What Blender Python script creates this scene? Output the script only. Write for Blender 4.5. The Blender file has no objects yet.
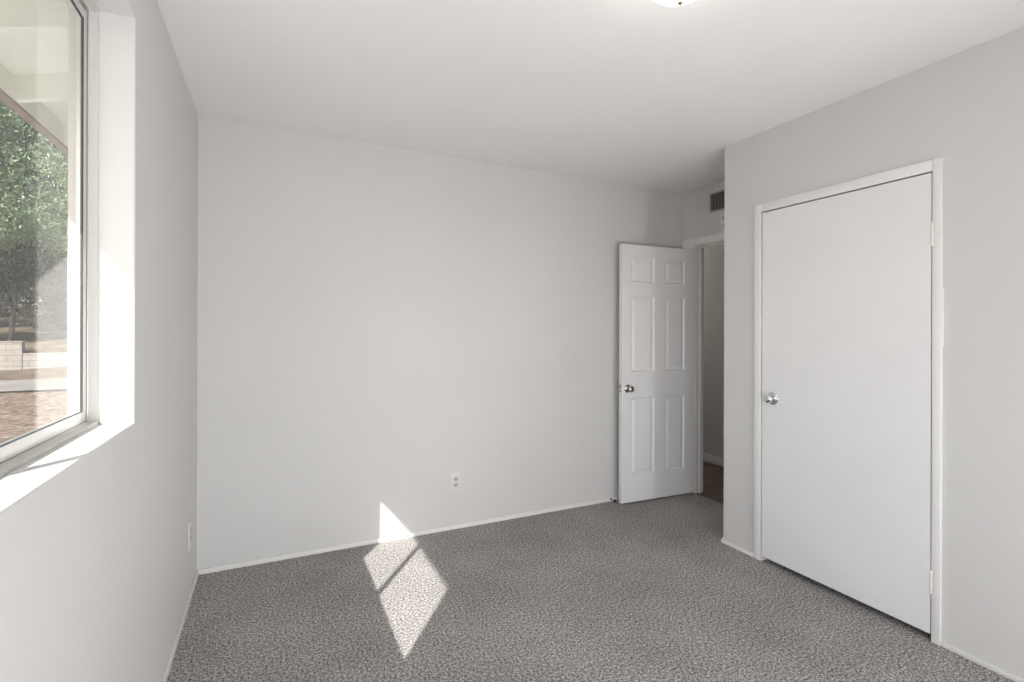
import bpy, bmesh, math, random
import numpy as np
from mathutils import Vector, Matrix

S = bpy.context.scene
COL = S.collection

# ------------------------------------------------------------------ camera
F_PX, YAW, ROLL, SY_PX = 498.2, 0.4471, 0.0029, -10.74
cam_d = bpy.data.cameras.new('camera')
cam_d.sensor_width = 36.0
cam_d.lens = F_PX / 1024 * 36.0
cam_d.shift_y = SY_PX / 1024
cam_d.clip_start = 0.02
cam_d.clip_end = 400
cam = bpy.data.objects.new('camera', cam_d)
COL.objects.link(cam)
fw = Vector((math.sin(YAW), math.cos(YAW), 0))
ri0 = Vector((math.cos(YAW), -math.sin(YAW), 0))
up0 = Vector((0, 0, 1))
ri = ri0 * math.cos(ROLL) + up0 * math.sin(ROLL)
up = -ri0 * math.sin(ROLL) + up0 * math.cos(ROLL)
M = Matrix((ri, up, -fw)).transposed().to_4x4()
M.translation = Vector((0.373, 0, 1.3396))
cam.matrix_world = M
S.camera = cam

# ------------------------------------------------------------------ light
S.view_settings.view_transform = 'Standard'
S.view_settings.look = 'None'
S.view_settings.exposure = 0.0
S.view_settings.gamma = 1.0
S.view_settings.use_curve_mapping = False

SUN_DIR = Vector((1, 1.37, -1.23)).normalized()
SUN_STRENGTH = 11.0
SKY_STRENGTH = 0.30
LAMP_EMISSION = 7.0
SOFT_LEFT = 31.0
SOFT_RIGHT = 47.0
HALL_FILL = 36.0

world = bpy.data.worlds.new('world')
S.world = world
world.use_nodes = True
wn = world.node_tree
wn.nodes.clear()
sky = wn.nodes.new('ShaderNodeTexSky')
sky.sky_type = 'NISHITA'
sky.sun_disc = False
sky.sun_elevation = math.radians(36)
sky.sun_rotation = math.atan2(-SUN_DIR.x, -SUN_DIR.y)
sky.dust_density = 2.0
bgn = wn.nodes.new('ShaderNodeBackground')
bgn.inputs[1].default_value = SKY_STRENGTH
won = wn.nodes.new('ShaderNodeOutputWorld')
wn.links.new(sky.outputs[0], bgn.inputs[0])
wn.links.new(bgn.outputs[0], won.inputs[0])

sd = bpy.data.lights.new('sun', 'SUN')
sd.energy = SUN_STRENGTH
sd.angle = math.radians(0.55)
sd.color = (1.0, 0.965, 0.92)
sun = bpy.data.objects.new('sun', sd)
COL.objects.link(sun)
sun.rotation_euler = SUN_DIR.to_track_quat('-Z', 'Y').to_euler()
sun.location = (-4, -4, 6)

# two soft fill lights added behind the camera, standing in for room daylight
for nm, loc, aim, watts, colour in (('soft_light_left', (.60, -1.20, .80), (.1, 1, 0), SOFT_LEFT, (.975, .985, 1.0)),
                                    ('soft_light_right', (2.40, -.80, .50), (-1, .55, .02), SOFT_RIGHT, (.98, .985, 1.0))):
    ad = bpy.data.lights.new(nm, 'AREA')
    ad.shape = 'DISK'; ad.size = .9; ad.energy = watts; ad.color = colour
    al = bpy.data.objects.new(nm, ad)
    COL.objects.link(al)
    al.location = loc
    al.rotation_euler = Vector(aim).to_track_quat('-Z', 'Y').to_euler()

# ------------------------------------------------------------------ materials
def new_mat(name):
    m = bpy.data.materials.new(name)
    m.use_nodes = True
    nt = m.node_tree
    return m, nt, nt.nodes['Principled BSDF']


def noise(nt, scale, detail=3, rough=.55, coord='Object', kind='ShaderNodeTexNoise', stretch=None):
    tc = nt.nodes.new('ShaderNodeTexCoord')
    n = nt.nodes.new(kind)
    n.inputs['Scale'].default_value = scale
    if kind == 'ShaderNodeTexNoise':
        n.inputs['Detail'].default_value = detail
        n.inputs['Roughness'].default_value = rough
    src = tc.outputs[coord]
    if stretch:
        mp = nt.nodes.new('ShaderNodeMapping')
        mp.inputs['Scale'].default_value = stretch
        nt.links.new(src, mp.inputs[0])
        src = mp.outputs[0]
    nt.links.new(src, n.inputs['Vector'])
    return n


def ramp(nt, src, stops):
    r = nt.nodes.new('ShaderNodeValToRGB')
    el = r.color_ramp.elements
    while len(el) < len(stops):
        el.new(.5)
    for e, (p, c) in zip(el, stops):
        e.position = p
        e.color = (*c, 1)
    nt.links.new(src, r.inputs[0])
    return r


def bump(nt, src, bsdf, strength, dist):
    b = nt.nodes.new('ShaderNodeBump')
    b.inputs['Strength'].default_value = strength
    b.inputs['Distance'].default_value = dist
    nt.links.new(src, b.inputs['Height'])
    nt.links.new(b.outputs[0], bsdf.inputs['Normal'])
    return b


def paint(name, col, rough=.6, bscale=60, bstr=.12, bdist=.002, var=.03, vscale=1.6, spec=.3):
    m, nt, b = new_mat(name)
    n = noise(nt, vscale, 3)
    lo = tuple(c * (1 - var) for c in col)
    hi = tuple(min(1, c * (1 + var)) for c in col)
    r = ramp(nt, n.outputs[0], [(.3, lo), (.7, hi)])
    nt.links.new(r.outputs[0], b.inputs['Base Color'])
    b.inputs['Roughness'].default_value = rough
    b.inputs['Specular IOR Level'].default_value = spec
    if bstr:
        n2 = noise(nt, bscale, 4)
        bump(nt, n2.outputs[0], b, bstr, bdist)
    return m


def metal(name, col, rough):
    m, nt, b = new_mat(name)
    b.inputs['Base Color'].default_value = (*col, 1)
    b.inputs['Metallic'].default_value = 1
    n = noise(nt, 90, 2)
    r = ramp(nt, n.outputs[0], [(.3, (rough * .8,) * 3), (.7, (rough * 1.2,) * 3)])
    nt.links.new(r.outputs[0], b.inputs['Roughness'])
    return m


MAT = {}
MAT['wall'] = paint('wall_paint', (.67, .66, .648), .55, 38, .22, .003, .015)
MAT['ceiling'] = paint('ceiling_paint', (.90, .89, .87), .8, 45, .2, .003, .012)
MAT['trim'] = paint('trim_paint', (.83, .82, .805), .4, 25, .06, .001, .015)
MAT['door'] = paint('door_paint', (.83, .825, .835), .38, 18, .05, .001, .02, 2.2, .4)
MAT['sill'] = paint('sill_paint', (.74, .735, .72), .5, 30, .15, .002, .02)
MAT['plastic'] = paint('white_plastic', (.74, .73, .70), .35, 10, 0)
MAT['plastic_dim'] = paint('ivory_plastic', (.50, .49, .44), .35, 10, 0)
MAT['slot'] = paint('slot_black', (.03, .03, .03), .6, 10, 0)
MAT['rubber'] = paint('black_rubber', (.025, .025, .028), .5, 10, 0)
MAT['aluminium'] = metal('mill_aluminium', (.80, .80, .80), .38)
MAT['nickel'] = metal('satin_nickel', (.50, .48, .45), .22)
MAT['chrome'] = metal('chrome', (.72, .72, .74), .13)
MAT['brass'] = metal('aged_brass', (.45, .36, .24), .3)
MAT['window_paint'] = paint('window_frame_paint', (.62, .61, .575), .45, 10, 0)
MAT['gasket'] = paint('window_gasket', (.05, .05, .05), .6, 10, 0)
MAT['vent'] = paint('vent_enamel', (.40, .39, .36), .45, 10, 0)
MAT['vent_shade'] = paint('duct_shade_paint', (.10, .097, .09), .8, 10, 0)
MAT['eave'] = paint('eave_paint', (.90, .89, .82), .7, 30, .2, .003, .04)
MAT['eave_brown'] = paint('weathered_fascia_edge', (.30, .235, .20), .8, 30, .3, .003, .12, 6)
MAT['stucco'] = paint('stucco', (.55, .51, .45), .85, 40, .6, .006, .05)
MAT['roof'] = paint('roof_shingle', (.16, .14, .13), .9, 40, .6, .01, .2, 8)
MAT['closet_dark'] = paint('closet_interior_paint', (.4, .39, .37), .7, 10, 0)

# carpet: flecked cut pile, with shade between tufts put into the fleck colour
m, nt, b = new_mat('carpet_pile')
n1 = noise(nt, 210, 3, .8)
n2 = noise(nt, 95, 3, .7)
n3 = noise(nt, 2.3, 3, .6)
mx = nt.nodes.new('ShaderNodeMath'); mx.operation = 'MULTIPLY_ADD'
nt.links.new(n1.outputs[0], mx.inputs[0]); mx.inputs[1].default_value = .55
sc = nt.nodes.new('ShaderNodeMath'); sc.operation = 'MULTIPLY'
nt.links.new(n2.outputs[0], sc.inputs[0]); sc.inputs[1].default_value = .45
nt.links.new(sc.outputs[0], mx.inputs[2])
r1 = ramp(nt, mx.outputs[0], [(.38, (.035, .030, .026)), (.45, (.185, .174, .166)), (.53, (.49, .472, .460)), (.60, (.95, .93, .915))])
r3 = ramp(nt, n3.outputs[0], [(.3, (.84, .84, .85)), (.7, (1.10, 1.085, 1.075))])
mm = nt.nodes.new('ShaderNodeMix'); mm.data_type = 'RGBA'; mm.blend_type = 'MULTIPLY'
mm.inputs[0].default_value = 1
nt.links.new(r1.outputs[0], mm.inputs[6]); nt.links.new(r3.outputs[0], mm.inputs[7])
nt.links.new(mm.outputs[2], b.inputs['Base Color'])
b.inputs['Roughness'].default_value = .95
b.inputs['Specular IOR Level'].default_value = .1
bump(nt, mx.outputs[0], b, .8, .012)
MAT['carpet'] = m

# hall floor: brown planks
m, nt, b = new_mat('hall_plank')
n1 = noise(nt, 3, 5, .6, 'Object', stretch=(1, 9, 1))
r1 = ramp(nt, n1.outputs[0], [(.3, (.075, .052, .040)), (.7, (.20, .150, .118))])
nt.links.new(r1.outputs[0], b.inputs['Base Color'])
b.inputs['Roughness'].default_value = .5
MAT['plank'] = m

# clear glass pane: mirror reflection by Fresnel over straight transmission
m, nt, b = new_mat('window_glass')
nt.nodes.remove(b)
fr = nt.nodes.new('ShaderNodeFresnel')
geo = nt.nodes.new('ShaderNodeNewGeometry')
ior = nt.nodes.new('ShaderNodeMapRange')      # the back face meets the same air-glass step as the front
ior.inputs['To Min'].default_value = 1.38; ior.inputs['To Max'].default_value = 1 / 1.38
nt.links.new(geo.outputs['Backfacing'], ior.inputs['Value']); nt.links.new(ior.outputs[0], fr.inputs[0])
tr = nt.nodes.new('ShaderNodeBsdfTransparent'); tr.inputs[0].default_value = (.975, .985, .98, 1)
gl = nt.nodes.new('ShaderNodeBsdfGlossy'); gl.inputs['Roughness'].default_value = .0
ms = nt.nodes.new('ShaderNodeMixShader')
nt.links.new(fr.outputs[0], ms.inputs[0]); nt.links.new(tr.outputs[0], ms.inputs[1]); nt.links.new(gl.outputs[0], ms.inputs[2])
nt.links.new(ms.outputs[0], nt.nodes['Material Output'].inputs[0])
MAT['glass'] = m

# lit frosted bowl
m, nt, b = new_mat('lit_frosted_glass')
b.inputs['Base Color'].default_value = (.85, .83, .76, 1)
b.inputs['Roughness'].default_value = .4
b.inputs['Emission Color'].default_value = (1.0, .955, .88, 1)
b.inputs['Emission Strength'].default_value = LAMP_EMISSION
MAT['bowl'] = m
m, nt, b = new_mat('hall_fill_diffuser')  # glowing bowl of the added hall fill lamp
b.inputs['Base Color'].default_value = (.85, .83, .8, 1)
b.inputs['Emission Color'].default_value = (1.0, .95, .87, 1)
b.inputs['Emission Strength'].default_value = HALL_FILL
MAT['hall_fill_bowl'] = m

# ground
def dirt(name, stops, scale, bs=.5, bd=.03):
    m, nt, b = new_mat(name)
    n = noise(nt, scale, 8, .65)
    r = ramp(nt, n.outputs[0], stops)
    nt.links.new(r.outputs[0], b.inputs['Base Color'])
    b.inputs['Roughness'].default_value = .95
    b.inputs['Specular IOR Level'].default_value = .1
    bump(nt, n.outputs[0], b, bs, bd)
    return m


MAT['dirt'] = dirt('red_dirt', [(.38, (.09, .058, .040)), (.47, (.19, .125, .084)), (.53, (.25, .175, .122)), (.62, (.38, .31, .25))], 9, 1, .06)
MAT['path'] = dirt('pale_gravel', [(.3, (.20, .18, .155)), (.7, (.32, .29, .255))], .8, .3)
MAT['terrace'] = dirt('dry_grass', [(.3, (.06, .045, .03)), (.5, (.13, .10, .068)), (.7, (.30, .25, .17))], .9)
MAT['bounce_slab'] = dirt('bounce_concrete', [(.3, (.38, .375, .36)), (.7, (.46, .455, .44))], 2, .1)
MAT['mound'] = dirt('mound_soil', [(.3, (.07, .05, .035)), (.7, (.22, .17, .125))], 1.7)
MAT['bark'] = dirt('bark', [(.3, (.03, .024, .02)), (.7, (.09, .072, .06))], 5, .8, .05)

m, nt, b = new_mat('pale_block')
tc = nt.nodes.new('ShaderNodeTexCoord')
mp = nt.nodes.new('ShaderNodeMapping'); mp.inputs['Rotation'].default_value = (math.radians(90), 0, 0)
bk = nt.nodes.new('ShaderNodeTexBrick')
bk.inputs['Scale'].default_value = 1.0
bk.inputs['Brick Width'].default_value = .42
bk.inputs['Row Height'].default_value = .205
bk.inputs['Mortar Size'].default_value = .014
bk.inputs['Color1'].default_value = (.32, .29, .26, 1)
bk.inputs['Color2'].default_value = (.25, .222, .195, 1)
bk.inputs['Mortar'].default_value = (.15, .135, .12, 1)
nt.links.new(tc.outputs['Object'], mp.inputs[0]); nt.links.new(mp.outputs[0], bk.inputs['Vector'])
nt.links.new(bk.outputs[0], b.inputs['Base Color'])
b.inputs['Roughness'].default_value = .9
MAT['block'] = m


def leaf_mat(name, a, c, e):
    m, nt, b = new_mat(name)
    n = noise(nt, 1.1, 4, .7)
    n2 = noise(nt, 14, 2, .7)
    ad = nt.nodes.new('ShaderNodeMath'); ad.operation = 'MULTIPLY_ADD'
    nt.links.new(n2.outputs[0], ad.inputs[0]); ad.inputs[1].default_value = .5
    h = nt.nodes.new('ShaderNodeMath'); h.operation = 'MULTIPLY'; h.inputs[1].default_value = .5
    nt.links.new(n.outputs[0], h.inputs[0]); nt.links.new(h.outputs[0], ad.inputs[2])
    r = ramp(nt, ad.outputs[0], [(.36, a), (.5, c), (.64, e)])
    nt.links.new(r.outputs[0], b.inputs['Base Color'])
    b.inputs['Roughness'].default_value = .6
    tl = nt.nodes.new('ShaderNodeBsdfTranslucent')
    nt.links.new(r.outputs[0], tl.inputs[0])
    mxs = nt.nodes.new('ShaderNodeMixShader'); mxs.inputs[0].default_value = .15
    nt.links.new(b.outputs[0], mxs.inputs[1]); nt.links.new(tl.outputs[0], mxs.inputs[2])
    nt.links.new(mxs.outputs[0], nt.nodes['Material Output'].inputs[0])
    return m


MAT['leaf'] = leaf_mat('sage_leaf', (.045, .07, .035), (.24, .34, .19), (.56, .68, .48))
MAT['leaf_dark'] = leaf_mat('shade_dark_leaf', (.02, .026, .018), (.045, .055, .035), (.10, .11, .075))  # dark tone carries the shade under and behind the large crown

# ------------------------------------------------------------------ mesh helpers
def tag(o, label=None, cat=None, group=None, kind=None):
    if label: o['label'] = label
    if cat: o['category'] = cat
    if group: o['group'] = group
    if kind: o['kind'] = kind
    return o


def thing(name, loc, label, cat, group=None, kind=None):
    o = bpy.data.objects.new(name, None)
    o.empty_display_size = .1
    COL.objects.link(o)
    o.location = loc
    o['ox'] = loc[0]; o['oy'] = loc[1]; o['oz'] = loc[2]
    return tag(o, label, cat, group, kind)


def origin(o):
    return Vector((o['ox'], o['oy'], o['oz']))


def obj(name, bm, mat, parent=None, loc=None, smooth=False):
    """bm is in world coordinates; the object's origin goes to its parent's, or to loc"""
    o0 = origin(parent) if parent else Vector(loc if loc else (0, 0, 0))
    bmesh.ops.translate(bm, verts=bm.verts, vec=-o0)
    bmesh.ops.recalc_face_normals(bm, faces=bm.faces)
    me = bpy.data.meshes.new(name)
    bm.to_mesh(me); bm.free()
    me.materials.append(MAT[mat])
    if smooth:
        for p in me.polygons: p.use_smooth = True
        if smooth != 'all':
            me.set_sharp_from_angle(angle=math.radians(smooth if smooth is not True else 35))
    o = bpy.data.objects.new(name, me)
    COL.objects.link(o)
    if parent: o.parent = parent
    else: o.location = o0
    o['ox'], o['oy'], o['oz'] = o0
    return o


def box(bm, x0, x1, y0, y1, z0, z1, bev=0, seg=2):
    r = bmesh.ops.create_cube(bm, size=1)
    vs = r['verts']
    for v in vs:
        v.co = Vector((x0 + (x1 - x0) * (v.co.x + .5), y0 + (y1 - y0) * (v.co.y + .5), z0 + (z1 - z0) * (v.co.z + .5)))
    if bev:
        es = {e for v in vs for e in v.link_edges}
        bmesh.ops.bevel(bm, geom=list(es), offset=bev, segments=seg, profile=.5, affect='EDGES')
    return bm


def B(*a, **k):
    bm = bmesh.new()
    return box(bm, *a, **k)


def lathe(bm, prof, centre, axis, seg=28):
    """prof = [(radius, height along axis)]"""
    ax = Vector(axis).normalized()
    q = ax.to_track_quat('Z', 'Y').to_matrix()
    c = Vector(centre)
    rings = []
    for r, h in prof:
        if r < 1e-6:
            rings.append([bm.verts.new(c + ax * h)])
        else:
            rings.append([bm.verts.new(c + q @ Vector((r * math.cos(2 * math.pi * i / seg), r * math.sin(2 * math.pi * i / seg), h))) for i in range(seg)])
    for a, b_ in zip(rings, rings[1:]):
        if len(a) == 1 and len(b_) == 1: continue
        for i in range(seg):
            j = (i + 1) % seg
            if len(a) == 1: bm.faces.new((a[0], b_[i], b_[j]))
            elif len(b_) == 1: bm.faces.new((a[i], b_[0], a[j]))
            else: bm.faces.new((a[i], b_[i], b_[j], a[j]))
    for rg in (rings[0], rings[-1]):
        if len(rg) > 1:
            bm.faces.new(rg)
    return bm


def tube(bm, pts, rad, seg=8):
    pts = [Vector(p) for p in pts]
    rads = rad if isinstance(rad, (list, tuple)) else [rad] * len(pts)
    rings = []
    for i, p in enumerate(pts):
        t = (pts[min(i + 1, len(pts) - 1)] - pts[max(i - 1, 0)]).normalized()
        q = t.to_track_quat('Z', 'Y').to_matrix()
        rings.append([bm.verts.new(p + q @ Vector((rads[i] * math.cos(2 * math.pi * k / seg), rads[i] * math.sin(2 * math.pi * k / seg), 0))) for k in range(seg)])
    for a, b_ in zip(rings, rings[1:]):
        for k in range(seg):
            j = (k + 1) % seg
            bm.faces.new((a[k], a[j], b_[j], b_[k]))
    bm.faces.new(rings[0]); bm.faces.new(rings[-1])
    return bm


def frame_ring(bm, x0, x1, y0, y1, z0, z1, wl, wr, wb, wt):
    """rectangular ring in the YZ plane, wl on the low-y side, wr on the high-y side"""
    box(bm, x0, x1, y0, y0 + wl, z0, z1)
    box(bm, x0, x1, y1 - wr, y1, z0, z1)
    box(bm, x0, x1, y0 + wl, y1 - wr, z0, z0 + wb)
    box(bm, x0, x1, y0 + wl, y1 - wr, z1 - wt, z1)
    return bm


# ------------------------------------------------------------------ room dimensions
H = 2.502            # ceiling
D = 3.196            # back wall
W = 2.947            # closet wall
YC = 2.263           # closet wall's outer corner
XE = 3.512           # wall with the entry door
Y0 = -1.70            # wall behind the camera
WY0, WY1, WZ0, WZ1 = .58, 1.835, 1.06, 2.27   # window opening
GZ = -.25            # outdoor ground


def wall_with_hole(bm, x0, x1, Ya, Yb, Za, Zb, y0, y1, z0, z1, bev):
    """slab between x0 (outer) and x1 (inner) with a window hole whose inner arrises are eased"""
    def ring(x, ya, yb, za, zb):
        return [bm.verts.new((x, y, z)) for y, z in ((ya, za), (yb, za), (yb, zb), (ya, zb))]
    oi, ii = ring(x1, Ya, Yb, Za, Zb), ring(x1, y0, y1, z0, z1)
    oo, io = ring(x0, Ya, Yb, Za, Zb), ring(x0, y0, y1, z0, z1)
    for k in range(4):
        j = (k + 1) % 4
        bm.faces.new((oi[k], oi[j], ii[j], ii[k]))
        bm.faces.new((oo[j], oo[k], io[k], io[j]))
        bm.faces.new((ii[k], ii[j], io[j], io[k]))
        bm.faces.new((oo[k], oo[j], oi[j], oi[k]))
    es = [e for e in bm.edges if e.verts[0] in ii and e.verts[1] in ii]
    bmesh.ops.bevel(bm, geom=es, offset=bev, segments=3, profile=.5, affect='EDGES')
    return bm


def structure(name, bm, mat, label, cat, loc=None, smooth=False):
    o = obj(name, bm, mat, None, loc, smooth)
    return tag(o, label, cat, kind='structure')


# floor / ceiling / walls
structure('floor', B(-.0, 3.515, Y0, D, -.12, 0), 'carpet', 'grey flecked cut-pile carpet covering the bedroom floor', 'floor')
structure('floor_hall', B(3.515, 5.6, 1.2, 5.4, -.12, -.004), 'plank', 'dark brown floor of the hall beyond the open door', 'floor', (4, 3, 0))
structure('ceiling', B(-.15, 5.6, Y0 - .12, 5.5, H, H + .08), 'ceiling', 'smooth off-white painted ceiling', 'ceiling')
structure('wall_left', wall_with_hole(bmesh.new(), -.15, 0, Y0 - .12, D + .12, -.3, 2.62, WY0, WY1, WZ0, WZ1, .007), 'wall',
          'light grey painted wall with the deep-set window', 'wall', smooth=35)
structure('wall_back', B(0, XE, D, D + .12, 0, H), 'wall', 'light grey wall facing the camera beside the open door', 'wall')
bm = bmesh.new()
NX0, NX1, NZ0, NZ1 = .70, 2.50, .95, 2.15       # added second window, unseen behind the camera
box(bm, 0, NX0, Y0 - .12, Y0, 0, H); box(bm, NX1, XE, Y0 - .12, Y0, 0, H)
box(bm, NX0, NX1, Y0 - .12, Y0, 0, NZ0); box(bm, NX0, NX1, Y0 - .12, Y0, NZ1, H)
structure('wall_near', bm, 'wall', 'light grey wall opposite the long blank wall', 'wall')
bm = bmesh.new()
CY0, CY1, CZ = 1.150, 1.994, 2.040                 # closet door opening
box(bm, W, W + .11, CY1, YC, 0, H)
box(bm, W, W + .11, Y0, CY0, 0, H)
box(bm, W, W + .11, CY0, CY1, CZ, H)
box(bm, W + .11, XE, YC - .11, YC, 0, H)
structure('wall_right', bm, 'wall', 'light grey closet wall that holds the flat white door', 'wall')
bm = bmesh.new()
EY0, EY1, EZ = 2.305, 3.045, 2.035                 # entry door opening (clear, inside the jambs)
J = .018
box(bm, XE, XE + .085, EY1 + J, 5.4, 0, H)
box(bm, XE, XE + .085, Y0 - .12, EY0 - J, 0, H)
box(bm, XE, XE + .085, EY0 - J, EY1 + J, EZ + J, H)
structure('wall_entry', bm, 'wall', 'narrow grey wall over and around the doorway to the hall', 'wall')
XH = 4.375
bm = bmesh.new()
box(bm, XH, XH + .1, 1.2, 5.5, -.01, H)
box(bm, XE, XH, 1.1, 1.2, -.01, H)
box(bm, XE, XH, 5.4, 5.5, -.01, H)
structure('wall_hall', bm, 'wall', 'dim grey wall of the hall seen past the open door', 'wall')

# baseboards
def baseboard(name, x0, x1, y0, y1, h, label):
    return structure(name, B(x0, x1, y0, y1, 0, h, bev=.003), 'trim', label, 'baseboard', smooth=35)


BT, BH = .012, .028
baseboard('baseboard_back', .0, XE, D - BT, D, BH, 'thin white baseboard under the long blank wall')
baseboard('baseboard_left', 0, BT, Y0, D - BT, BH, 'thin white baseboard under the window wall')
baseboard('baseboard_right', W - BT, W, Y0, CY0 - .030, .022, 'white baseboard on the hinge side of the closet door')
baseboard('baseboard_closet_corner', W - BT, W, CY1 + .044, YC + BT, .021, 'short white baseboard between closet door and wall corner')
baseboard('baseboard_closet_end', W, XE, YC, YC + BT, BH, 'white baseboard round the closet corner beside the doorway')
baseboard('baseboard_near', 0, W, Y0, Y0 + BT, BH, 'thin white baseboard under the near wall')
baseboard('baseboard_hall', XH - .014, XH, 1.2, 5.4, .085, 'white baseboard at the foot of the hall wall')

# door casings
def casing(bm, side_planes, x0, x1, ya, yb, zt, wl, wr, wt):
    """U-shaped casing: ya/yb inner edges, wl at low y, wr at high y"""
    box(bm, x0, x1, ya - wl, ya, 0, zt + wt, bev=.003)
    box(bm, x0, x1, yb, yb + wr, 0, zt + wt, bev=.003)
    box(bm, x0, x1, ya, yb, zt, zt + wt, bev=.003)
    return bm


bm = bmesh.new()
casing(bm, None, W - .013, W + .001, CY0 + .005, CY1 - .003, CZ - .008, .034, .047, .050)
# closet jamb lining behind the casing
box(bm, W, W + .11, CY0, CY0 + .004, 0, CZ)
box(bm, W, W + .11, CY1 - .004, CY1, 0, CZ)
box(bm, W, W + .11, CY0 + .004, CY1 - .004, CZ - .004, CZ)
# overpainted patch on the outer edge of the hinge-side casing
box(bm, W - .009, W, CY0 - .034, CY0 - .029, 1.278, 1.529, bev=.001)
structure('trim_1', bm, 'trim', 'white casing framing the flat closet door', 'door casing', smooth=35)

bm = bmesh.new()
casing(bm, None, XE - .007, XE + .001, EY0 + .004 - .008, EY1 - .004 + .008, EZ + .006, .03, D - EY1 - .006, .062)
box(bm, XE - .016, XE - .006, EY0, EY1, EZ + .008, EZ + .066, bev=.003)
for a, b_ in ((EY0 - J, EY0), (EY1, EY1 + J)):
    box(bm, XE, XE + .087, a, b_, 0, EZ)
box(bm, XE, XE + .087, EY0 - J, EY1 + J, EZ, EZ + J)
# door stop strips in the jamb
box(bm, XE + .038, XE + .062, EY1 - .010, EY1, 0, EZ - .010)
box(bm, XE + .038, XE + .062, EY0, EY0 + .010, 0, EZ - .010)
box(bm, XE + .038, XE + .062, EY0, EY1, EZ - .012, EZ)
structure('trim_2', bm, 'trim', 'white casing and jamb of the doorway to the hall', 'door casing', smooth=35)

# ------------------------------------------------------------------ door_1: open six-panel door
DX0, DX1, DYF, DYB, DZ0, DZ1 = 2.784, 3.502, 3.080, 3.115, .012, 2.006
root = thing('door_1', (DX0, DYF, DZ0), 'white six-panel door standing open against the grey wall', 'door', kind='structure')
root.rotation_euler = (0, 0, -math.atan2(.033, .715))


def panel_door(bm):
    xs = [DX0, DX0 + .086, DX0 + .310, DX0 + .415, DX0 + .613, DX1]
    zs = [DZ0, .222, .820, 1.018, 1.604, 1.716, 1.910, DZ1]
    panels = []
    for side, y in ((0, DYF), (1, DYB)):
        g = [[bm.verts.new((x, y, z)) for z in zs] for x in xs]
        for i in range(len(xs) - 1):
            for k in range(len(zs) - 1):
                q = (g[i][k], g[i + 1][k], g[i + 1][k + 1], g[i][k + 1])
                f = bm.faces.new(q if side == 0 else q[::-1])
                if i in (1, 3) and k in (1, 3, 5): panels.append(f)
        if side == 0: G0 = g
        else: G1 = g
    nx, nz = len(xs), len(zs)
    for i in range(nx - 1):
        bm.faces.new((G0[i][0], G1[i][0], G1[i + 1][0], G0[i + 1][0]))
        bm.faces.new((G0[i][-1], G0[i + 1][-1], G1[i + 1][-1], G1[i][-1]))
    for k in range(nz - 1):
        bm.faces.new((G0[0][k], G0[0][k + 1], G1[0][k + 1], G1[0][k]))
        bm.faces.new((G0[-1][k], G1[-1][k], G1[-1][k + 1], G0[-1][k + 1]))
    bm.normal_update()
    # moulded panel: steep cove in, flat groove, broad bevel back up to the raised field
    for th, dp in ((.003, -.004), (.008, -.007), (.004, 0.0), (.022, .008), (.002, .0)):
        bmesh.ops.inset_individual(bm, faces=panels, thickness=th, depth=dp, use_even_offset=True)
    return bm


obj('door_slab', panel_door(bmesh.new()), 'door', root)


def knob_parts(root, c, ax, rose_r, ball_r, reach, mat, label=None):
    c = Vector(c); ax = Vector(ax)
    k = obj('knob', lathe(bmesh.new(), [(0, reach + ball_r * .62), (ball_r * .42, reach + ball_r * .60), (ball_r * .78, reach + ball_r * .44), (ball_r * .97, reach + ball_r * .12),
                                        (ball_r, reach - ball_r * .1), (ball_r * .92, reach - ball_r * .42), (ball_r * .66, reach - ball_r * .74), (ball_r * .42, reach - ball_r * .95),
                                        (ball_r * .40, .006), (0, .005)], c, ax), mat, root, smooth=40)
    obj('rose', lathe(bmesh.new(), [(0, .013), (rose_r * .45, .013), (rose_r * .62, .011), (rose_r * .88, .007), (rose_r, .003), (rose_r, 0), (0, 0)], c, ax), mat, k, smooth=40)
    return k


KZ = .893
knob_parts(root, (2.838, DYF, KZ), (0, -1, 0), .031, .026, .045, 'nickel')
knob_parts(root, (2.838, DYB, KZ), (0, 1, 0), .031, .024, .035, 'nickel')
lp = obj('latch_plate', B(DX0 - .0015, DX0 + .001, DYF + .005, DYB - .005, KZ - .028, KZ + .028, bev=.0005), 'nickel', root)
obj('latch_bolt', B(DX0 - .010, DX0, DYF + .012, DYB - .012, KZ - .009, KZ + .009, bev=.002), 'nickel', lp)
for z in (.24, 1.02, 1.80):
    h = lathe(bmesh.new(), [(0, -.045), (.006, -.045), (.006, .045), (0, .045)], (DX1 + .004, DYF + .004, z), (0, 0, 1), 12)
    obj('hinge', h, 'trim', root, smooth=35)

# ------------------------------------------------------------------ door_2: flat closet door
SY0, SY1 = CY0 + .009, CY1 - .010
root = thing('door_2', (W, SY0, .03), 'flat white slab closet door, closed, with a round chrome knob', 'door', kind='structure')
obj('door_slab', B(W - .010, W + .025, SY0, SY1, .032, CZ - .014, bev=.0015), 'door', root)
knob_parts(root, (W - .010, 1.914, .956), (-1, 0, 0), .036, .0255, .040, 'chrome')
for zc in (.259, 1.760):
    hb = bmesh.new()
    for s in range(3):
        z0 = zc - .051 + s * .034
        lathe(hb, [(0, z0), (0.0052, z0), (0.0052, z0 + .0325), (0, z0 + .0325)], (W - .0105, SY0 - .004, 0), (0, 0, 1), 12)
    hg = obj('hinge', hb, 'trim', root, smooth=35)
    obj('hinge_leaf', B(W - .012, W - .0095, SY0, SY0 + .022, zc - .050, zc + .050), 'door', hg)

# closet box behind
structure('wall_closet', B(XE - .02, XE - .001, Y0, YC - .11, 0, H), 'closet_dark', 'unlit inner wall of the closet behind the flat door', 'wall')

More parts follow.
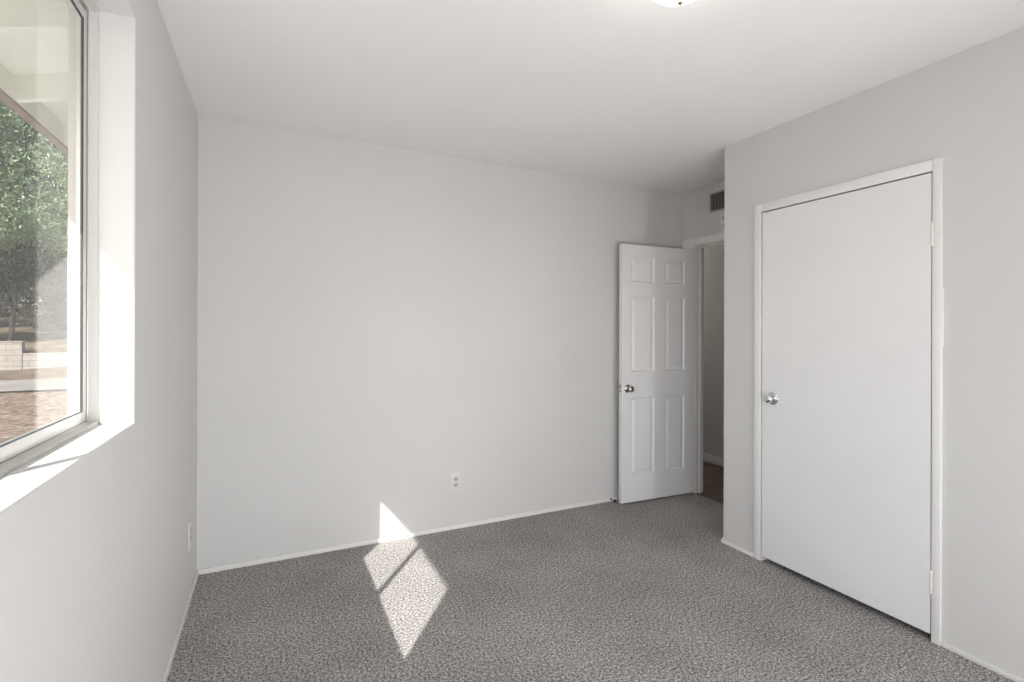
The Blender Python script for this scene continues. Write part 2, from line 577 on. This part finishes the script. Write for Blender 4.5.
# ------------------------------------------------------------------ window_1
root = thing('window_1', (-.12, WY0, WZ0), 'aluminium sliding window set deep in the grey wall over the sill', 'window', kind='structure')
XI = -.088
bm = bmesh.new()
frame_ring(bm, -.152, -.130, WY0, WY1, WZ0, WZ1, .018, .018, .016, .020)        # deep outer frame
frame_ring(bm, -.130, XI, WY0, WY1, WZ0, WZ1, .006, .006, .010, .008)
obj('window_frame', bm, 'window_paint', root)
bm = bmesh.new()
frame_ring(bm, -.1315, -.1295, WY0 + .004, WY1 - .004, WZ0 + .008, WZ1 - .006, .016, .016, .016, .018)  # track fin
frame_ring(bm, -.1105, -.1090, WY0 + .005, WY1 - .005, WZ0 + .009, WZ1 - .007, .0045, .0045, .0045, .006)
obj('track', bm, 'aluminium', root)
bm = bmesh.new()
frame_ring(bm, -.1285, -.1275, WY0 + .005, WY1 - .005, WZ0 + .009, WZ1 - .007, .008, .008, .007, .014)  # black ring stands in for the shaded gap between sash and frame
obj('gap_strip', bm, 'gasket', root)


def sash(x0, x1, y0, y1, wl, wr):
    bm = bmesh.new()
    frame_ring(bm, x0, x1, y0, y1, WZ0 + .014, WZ1 - .024, wl, wr, .032, .028)
    s = obj('sash', bm, 'aluminium', root)
    g = bmesh.new()
    xm = (x0 + x1) / 2
    frame_ring(g, x1 - .006, x1 + .0005, y0 + wl - .001, y1 - wr + .001, WZ0 + .045, WZ1 - .051, .0015, .0015, .0015, .0015)
    obj('gasket', g, 'gasket', s)
    obj('pane', B(x1 - .004, x1 - .001, y0 + wl, y1 - wr, WZ0 + .046, WZ1 - .052), 'glass', s)
    return s


sash(-.1275, -.1125, 1.222, 1.8245, .028, .030)     # room-side sash, far half
sash(-.1490, -.1330, .600, 1.224, .034, .030)      # outdoor-side sash, near half
bm = bmesh.new()
box(bm, -.1125, -.104, 1.228, 1.246, 1.60, 1.70, bev=.002)
obj('sash_latch', bm, 'aluminium', root)

# plastered stool at the bottom of the opening is part of the wall; a bit of wire lies on it
o = obj('bent_wire', tube(bmesh.new(), [(-.084, 1.236, WZ0 + .0012), (-.070, 1.223, WZ0 + .0012), (-.056, 1.214, WZ0 + .0015), (-.047, 1.215, WZ0 + .0012)], .0009, 6), 'vent', loc=(-.06, 1.23, WZ0))
tag(o, 'thin dark sliver of wire lying on the sunlit window sill', 'wire')

# ------------------------------------------------------------------ added_window, made-up opening behind the camera for extra light
root = thing('added_window', (NX0, Y0 - .10, NZ0), 'wide window added for light in the unseen wall opposite the long blank wall', 'window', kind='structure')
for nm, mt, ya, yb, w, ins in (('window_frame', 'window_paint', Y0 - .12, Y0 - .06, .03, 0), ('sash', 'aluminium', Y0 - .10, Y0 - .08, .03, .03)):
    bm = bmesh.new()
    a0, a1, c0, c1 = NX0 + ins, NX1 - ins, NZ0 + ins, NZ1 - ins
    box(bm, a0, a0 + w, ya, yb, c0, c1); box(bm, a1 - w, a1, ya, yb, c0, c1)
    box(bm, a0 + w, a1 - w, ya, yb, c0, c0 + w); box(bm, a0 + w, a1 - w, ya, yb, c1 - w, c1)
    if ins: box(bm, (a0 + a1) / 2 - .02, (a0 + a1) / 2 + .02, ya, yb, c0 + w, c1 - w)
    sh = obj(nm, bm, mt, root)
obj('pane', B(NX0 + .06, NX1 - .06, Y0 - .092, Y0 - .088, NZ0 + .06, NZ1 - .06), 'glass', sh)

# ------------------------------------------------------------------ outlets
def outlet(c, n, u, label):
    """c centre on the wall, n outward normal, u horizontal direction"""
    c = Vector(c); n = Vector(n); u = Vector(u); z = Vector((0, 0, 1))
    root = thing('power_outlet', tuple(c), label, 'outlet', 'wall power outlets')
    R3 = Matrix((u, z, n)).transposed()

    def put(bm):
        for v in bm.verts: v.co = c + R3 @ v.co
        return bm
    obj('cover_plate', put(B(-.039, .039, -.063, .063, 0, .0055, bev=.002)), 'plastic', root, smooth=35)
    for s in (1, -1):
        bm = bmesh.new()
        seg = 28
        vs0, vs1 = [], []
        for i in range(seg):
            a = 2 * math.pi * i / seg
            x = .0172 * math.cos(a); y = max(-.0140, min(.0140, .0172 * math.sin(a))) + s * .0195
            vs0.append(bm.verts.new((x, y, .004))); vs1.append(bm.verts.new((x, y, .0075)))
        bm.faces.new(vs1); bm.faces.new(vs0)
        for i in range(seg):
            j = (i + 1) % seg
            bm.faces.new((vs0[i], vs0[j], vs1[j], vs1[i]))
        rc = obj('receptacle', put(bm), 'plastic_dim', root)
        bm = bmesh.new()
        box(bm, -.0078, -.0052, s * .0195 - .001, s * .0195 + .0085, .006, .0078)
        box(bm, .0052, .0074, s * .0195 - .000, s * .0195 + .0075, .006, .0078)
        lathe(bm, [(0, .006), (.0028, .006), (.0028, .0078), (0, .0078)], (0, s * .0195 - .0075, 0), (0, 0, 1), 10)
        obj('slots', put(bm), 'slot', rc)
    obj('screw', put(lathe(bmesh.new(), [(0, .0048), (.0032, .0048), (.0028, .0066), (0, .007)], (0, 0, 0), (0, 0, 1), 12)), 'plastic', root, smooth=40)
    return root


outlet((1.487, D, .316), (0, -1, 0), (1, 0, 0), 'white duplex outlet low on the long blank back wall')
outlet((0, 2.925, .318), (1, 0, 0), (0, 1, 0), 'white duplex outlet seen edge-on low on the window wall near the corner')

# ------------------------------------------------------------------ vent and detector over the entry door
VY1, VY0, VZ0, VZ1 = 2.900, 2.585, 2.278, 2.430
root = thing('air_vent', (XE, VY1, VZ0), 'grey louvred air register high above the doorway to the hall', 'vent')
bm = bmesh.new()
frame_ring(bm, XE - .007, XE, VY0, VY1, VZ0, VZ1, .014, .014, .012, .012)
obj('vent_frame', bm, 'vent', root)
obj('duct_shade', B(XE - .0008, XE, VY0 + .014, VY1 - .014, VZ0 + .012, VZ1 - .012), 'vent_shade', root)  # thin dark sheet standing in for shade inside the duct
bm = bmesh.new()
ys = np.arange(VY0 + .022, VY1 - .016, .0145)
for y in ys:
    r = bmesh.ops.create_cube(bm, size=1)
    for v in r['verts']:
        x, yy, z = v.co
        px, py = x * .0105, yy * .0022
        a = math.radians(32)
        v.co = Vector((XE - .0068 + px * math.cos(a) - py * math.sin(a), y + px * math.sin(a) + py * math.cos(a), (VZ0 + VZ1) / 2 + z * (VZ1 - VZ0 - .02)))
obj('louvres', bm, 'vent', root)

root = thing('smoke_detector', (XE, 2.735, 2.20), 'round white smoke detector on the wall below the air register', 'smoke detector')
obj('housing', lathe(bmesh.new(), [(0, .034), (.030, .034), (.044, .030), (.052, .020), (.055, .008), (.058, .008), (.058, 0), (0, 0)], (XE, 2.735, 2.20), (-1, 0, 0), 32), 'plastic', root, smooth=35)
obj('sensor_grille', lathe(bmesh.new(), [(0, .0385), (.015, .0385), (.019, .034), (.019, .032), (0, .032)], (XE, 2.735, 2.20), (-1, 0, 0), 20), 'plastic_dim', root, smooth=35)

# spring door stop on the baseboard behind the open door
root = thing('door_stop', (2.762, D - BT, .020), 'small spring door stop with black rubber tip on the baseboard', 'door stop')
bm = bmesh.new()
lathe(bm, [(0, 0), (.009, 0), (.009, .004), (0, .004)], (2.762, D - BT, .020), (0, -1, 0), 14)
pts = [(2.762 + .0042 * math.cos(t * .9), D - BT - .004 - t * .0009, .020 + .0042 * math.sin(t * .9)) for t in range(0, 46)]
tube(bm, pts, .0011, 5)
obj('spring', bm, 'nickel', root, smooth='all')
obj('rubber_tip', lathe(bmesh.new(), [(0, .044), (.0095, .044), (.0105, .050), (.0095, .058), (.004, .060), (0, .060)], (2.762, D - BT, .020), (0, -1, 0), 14), 'rubber', root, smooth=40)

# ------------------------------------------------------------------ ceiling lamp
LX, LY = 1.52, 1.18
root = thing('ceiling_lamp', (LX, LY, H), 'lit frosted glass ceiling lamp with a small metal finial', 'ceiling lamp')
obj('lamp_base', lathe(bmesh.new(), [(0, 0), (.110, 0), (.118, -.008), (.115, -.020), (0, -.020)], (LX, LY, H), (0, 0, 1), 36), 'brass', root, smooth=35)
prof = [(.118, -.018)] + [(.120 * math.cos(t), -.020 - .100 * math.sin(t)) for t in [k * math.pi / 28 for k in range(15)]]
prof[-1] = (0, -.120)
obj('glass_bowl', lathe(bmesh.new(), prof, (LX, LY, H), (0, 0, 1), 48), 'bowl', root, smooth='all')
obj('finial', lathe(bmesh.new(), [(0, -.116), (.013, -.118), (.014, -.122), (.006, -.126), (.009, -.132), (.009, -.137), (.004, -.142), (0, -.144)], (LX, LY, H), (0, 0, 1), 20), 'brass', root, smooth=40)

# lamp added to brighten the hall (out of view, beyond the doorway)
HX, HY = 3.95, 4.75
root = thing('hall_fill_lamp', (HX, HY, H), 'added unseen fill lamp in the hall past the doorway', 'ceiling lamp')
obj('lamp_base', lathe(bmesh.new(), [(0, 0), (.10, 0), (.10, -.02), (0, -.02)], (HX, HY, H), (0, 0, 1), 28), 'brass', root, smooth=35)
obj('glass_bowl', lathe(bmesh.new(), [(.12, -.018), (.115, -.04), (.08, -.065), (.04, -.076), (0, -.078)], (HX, HY, H), (0, 0, 1), 28), 'hall_fill_bowl', root, smooth='all')

# ------------------------------------------------------------------ roof overhang
SL = .26
XF0, XF1 = -.740, -.700


def deck_z(x): return 2.500 + SL * (x - XF1)


root = thing('roof_overhang', (XF0, 0, 2.38), 'cream painted roof eave with rafters outside the window', 'roof eave', kind='structure')
EYA, EYB = -6.0, 6.5  # low end stretched out of view to block sun at the added window


def sloped(bm, x0, x1, y0, y1, zlo, th):
    """slab whose underside is zlo(x) and thickness th"""
    vs = []
    for y in (y0, y1):
        vs.append([bm.verts.new((x0, y, zlo(x0))), bm.verts.new((x1, y, zlo(x1))), bm.verts.new((x1, y, zlo(x1) + th)), bm.verts.new((x0, y, zlo(x0) + th))])
    a, b_ = vs
    bm.faces.new(a); bm.faces.new(b_[::-1])
    for k in range(4):
        j = (k + 1) % 4
        bm.faces.new((a[k], b_[k], b_[j], a[j]))
    return bm


obj('soffit', sloped(bmesh.new(), XF1, -.15, EYA, EYB, deck_z, .02), 'eave', root)
obj('roof_deck', sloped(bmesh.new(), XF0 - .0, 4.4, EYA, EYB, lambda x: deck_z(x) + .02, .03), 'roof', root)
obj('fascia', B(XF0, XF1, EYA, EYB, 2.386, 2.515), 'eave', root)
obj('fascia_edge', B(XF0 - .002, XF1 + .001, EYA, EYB, 2.376, 2.386), 'eave_brown', root)
for k in range(-13, 6):
    y = 2.43 + .61 * k
    obj('rafter', sloped(bmesh.new(), XF1, -.151, y, y + .038, lambda x: deck_z(x) - .113, .113), 'eave', root)
structure('wall_outer', B(-.19, -.151, Y0 - .12, WY0 - .01, -.3, 2.55), 'stucco', 'pale stucco outside the window wall', 'wall')

# ------------------------------------------------------------------ outdoors
rng = np.random.default_rng(5)


def hill(bm, x0, x1, y0, y1, nx, ny, f):
    g = [[bm.verts.new((x0 + (x1 - x0) * i / nx, y0 + (y1 - y0) * j / ny, f(x0 + (x1 - x0) * i / nx, y0 + (y1 - y0) * j / ny))) for j in range(ny + 1)] for i in range(nx + 1)]
    for i in range(nx):
        for j in range(ny):
            bm.faces.new((g[i][j], g[i + 1][j], g[i + 1][j + 1], g[i][j + 1]))
    return bm


structure('ground', hill(bmesh.new(), -60, 40, -20, 24.4, 50, 40, lambda x, y: GZ - .02 + .02 * math.sin(x * 1.3) * math.cos(y * .9) - (.06 if x > -1.5 else 0)), 'dirt',
          'reddish bare dirt yard outside the window', 'ground')
structure('path', hill(bmesh.new(), -60, 10, 16.6, 20.4, 60, 4, lambda x, y: GZ + .03 + .01 * math.sin(x)), 'path', 'pale strip of driveway crossing the yard', 'path')
structure('mound', hill(bmesh.new(), -40, 8, 20.6, 24.3, 60, 8, lambda x, y: GZ + .02 + .22 * math.sin(math.pi * min(1, max(0, (y - 20.6) / 3.7)) * .8) * (.7 + .3 * math.sin(x * 1.7))), 'mound',
          'low rise of brown soil in front of the block wall', 'ground')

structure('bounce_slab', B(-5.0, -.19, -6.0, 6.6, GZ - .1, GZ + .04, bev=.01), 'bounce_slab', 'pale slab added out of view to bounce light onto the eave', 'bounce_slab')  # unseen slab, added to throw light up under the eave

# stepped block wall
root = thing('retaining_wall', (-8, 24.4, GZ), 'pale block retaining wall with a stepped top beyond the dirt yard', 'wall')
obj('high_section', B(-40, -7.98, 24.40, 24.62, GZ - .1, .85), 'block', root)
obj('low_section', B(-7.98, -3.6, 24.42, 24.62, GZ - .1, .44), 'block', root)
obj('cap_course', B(-40.02, -7.96, 24.37, 24.65, .85, .89), 'path', root)


def terr(x, y):
    t = max(0, (y - 24.6)) / 10
    base = .80 if x < -8 else (.40 + min(.45, max(0, (y - 24.8) * .32)))
    base = min(base, .86)
    return base + .0 * t + .05 * math.sin(x * .9 + y * .7) + .10 * max(0, (y - 31)) ** .9 * (1 if y > 31 else 0)


structure('terrace', hill(bmesh.new(), -50, 20, 24.6, 80, 80, 60, terr), 'terrace', 'dry grassy bank rising beyond the block wall', 'ground')


def leaves(centres, radii, per, size, seed):
    r = np.random.default_rng(seed)
    n = len(centres) * per
    c = np.repeat(centres, per, 0)
    rr = np.repeat(radii, per)
    d = r.normal(size=(n, 3)); d /= np.linalg.norm(d, axis=1, keepdims=True)
    p = c + d * (rr * (.35 + .65 * r.random(n) ** .6))[:, None] * np.array([1, 1, .8])
    a = r.normal(size=(n, 3)); a /= np.linalg.norm(a, axis=1, keepdims=True)
    b_ = np.cross(a, r.normal(size=(n, 3))); b_ /= np.linalg.norm(b_, axis=1, keepdims=True)
    s = size * (.6 + .8 * r.random(n))
    a = a * s[:, None]; b_ = b_ * (s * .42)[:, None]
    v = np.stack([p - a, p + b_, p + a, p - b_], 1).reshape(-1, 3)
    return v


def leaf_mesh(name, v, mat):
    n = len(v) // 4
    me = bpy.data.meshes.new(name)
    me.vertices.add(len(v)); me.vertices.foreach_set('co', v.astype(np.float32).ravel())
    me.loops.add(len(v)); me.loops.foreach_set('vertex_index', np.arange(len(v), dtype=np.int32))
    me.polygons.add(n)
    me.polygons.foreach_set('loop_start', np.arange(0, len(v), 4, dtype=np.int32))
    me.polygons.foreach_set('loop_total', np.full(n, 4, dtype=np.int32))
    me.update(calc_edges=True)
    me.materials.append(MAT[mat])
    return me


def make_tree(loc, label, h, rad, zlow, ncl, per, size, seed, mat, trunk_r):
    r = np.random.default_rng(seed)
    root = thing('leafy_tree', loc, label, 'tree', None)
    L = Vector(loc)
    # crown clusters: shell of an ellipsoid, hollow below
    C = []
    while len(C) < ncl:
        d = r.normal(size=3); d /= np.linalg.norm(d)
        k = .55 + .45 * r.random() ** .5
        z = zlow + (h - zlow) * (.42 + .55 * d[2] * k)
        if z < zlow: continue
        wob = 1 + .16 * math.sin(5 * math.atan2(d[1], d[0]) + 3 * d[2])
        C.append((d[0] * k * rad * wob, d[1] * k * rad * wob, z))
    C = np.array(C)
    R_ = .45 + .65 * r.random(ncl)
    R_ *= rad / 5.5
    v = leaves(C, R_, per, size, seed + 1)
    fo = bpy.data.objects.new('foliage', leaf_mesh('foliage', v, mat))
    COL.objects.link(fo); fo.parent = root
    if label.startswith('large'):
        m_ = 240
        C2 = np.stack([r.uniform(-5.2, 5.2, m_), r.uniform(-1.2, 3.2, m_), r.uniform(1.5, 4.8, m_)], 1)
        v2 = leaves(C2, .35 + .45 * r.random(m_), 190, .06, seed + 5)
        f2 = bpy.data.objects.new('inner_foliage', leaf_mesh('inner_foliage', v2, 'leaf_dark'))  # shade under the crown is put into its dark leaf colour
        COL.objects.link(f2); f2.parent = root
    bm = bmesh.new()
    fork = L + Vector((.2, 0, max(1.0, zlow * .62)))
    tube(bm, [L + Vector((0, 0, -.3)), L + Vector((.05, 0, .4)), L + Vector((.12, .05, zlow * .4)), fork], [trunk_r * 1.5, trunk_r * 1.05, trunk_r * .95, trunk_r * .9], 12)
    for i in range(11):
        t = C[r.integers(0, ncl)]
        tgt = L + Vector(t)
        mid = fork.lerp(tgt, .5) + Vector((r.normal() * .35, r.normal() * .35, .35))
        q = fork.lerp(mid, .5) + Vector((0, 0, .15))
        tube(bm, [fork, q, mid, mid.lerp(tgt, .55) + Vector((0, 0, .1)), tgt], [trunk_r * .6, trunk_r * .4, trunk_r * .25, trunk_r * .14, .02], 7)
    obj('trunk', bm, 'bark', root, smooth='all')
    return root


make_tree((-9.6, 28.0, .80), 'large sage-green leafy tree shading the bank beyond the block wall', 13.5, 6.4, 3.9, 720, 520, .055, 11, 'leaf', .085)
make_tree((-24.5, 33.0, 1.0), 'second sage-green tree set far to the side of the large tree', 12.0, 6.0, 1.6, 340, 220, .10, 21, 'leaf', .24)
make_tree((-13.5, 50.5, 2.0), 'dark green tree standing deep behind the large tree', 19.0, 7.5, .8, 320, 130, .2, 31, 'leaf_dark', .3)
make_tree((5.6, 40.0, 1.2), 'dark green tree behind the lower end of the block wall', 13.0, 6.5, .8, 300, 130, .18, 41, 'leaf_dark', .28)

for i, (x, y, lb) in enumerate(((-15.8, 38.2, 'added shrub with shade-dark leaves behind the trunk of the large tree'), (-10.4, 37.6, 'added shrub with shade-dark leaves between the large tree and the low block wall'),
                                (-5.0, 38.2, 'added shrub with shade-dark leaves past the lower end of the block wall'))):
    r = np.random.default_rng(70 + i)
    root = thing('shade_shrub', (x, y, 1.0), lb, 'shrub')  # added; crown shade is put into the dark leaves
    C = np.array([(np.clip(r.normal(), -1.6, 1.6) * 1.1, np.clip(r.normal(), -1.6, 1.6) * .6, .6 + 4.2 * r.random()) for _ in range(90)])
    fo = bpy.data.objects.new('foliage', leaf_mesh('foliage', leaves(C, .5 + .5 * r.random(90), 200, .09, 90 + i), 'leaf_dark'))
    COL.objects.link(fo); fo.parent = root
    bm = bmesh.new()
    for k in range(7):
        a = k * .9
        tube(bm, [(x + .1 * math.cos(a), y + .1 * math.sin(a), .7), (x + .5 * math.cos(a), y + .4 * math.sin(a), 2.2), (x + 1.2 * math.cos(a), y + .8 * math.sin(a), 4.2)], [.07, .05, .02], 6)
    obj('stems', bm, 'bark', root, smooth='all')

for o in S.objects:
    for k in ('ox', 'oy', 'oz'):
        if k in o: del o[k]
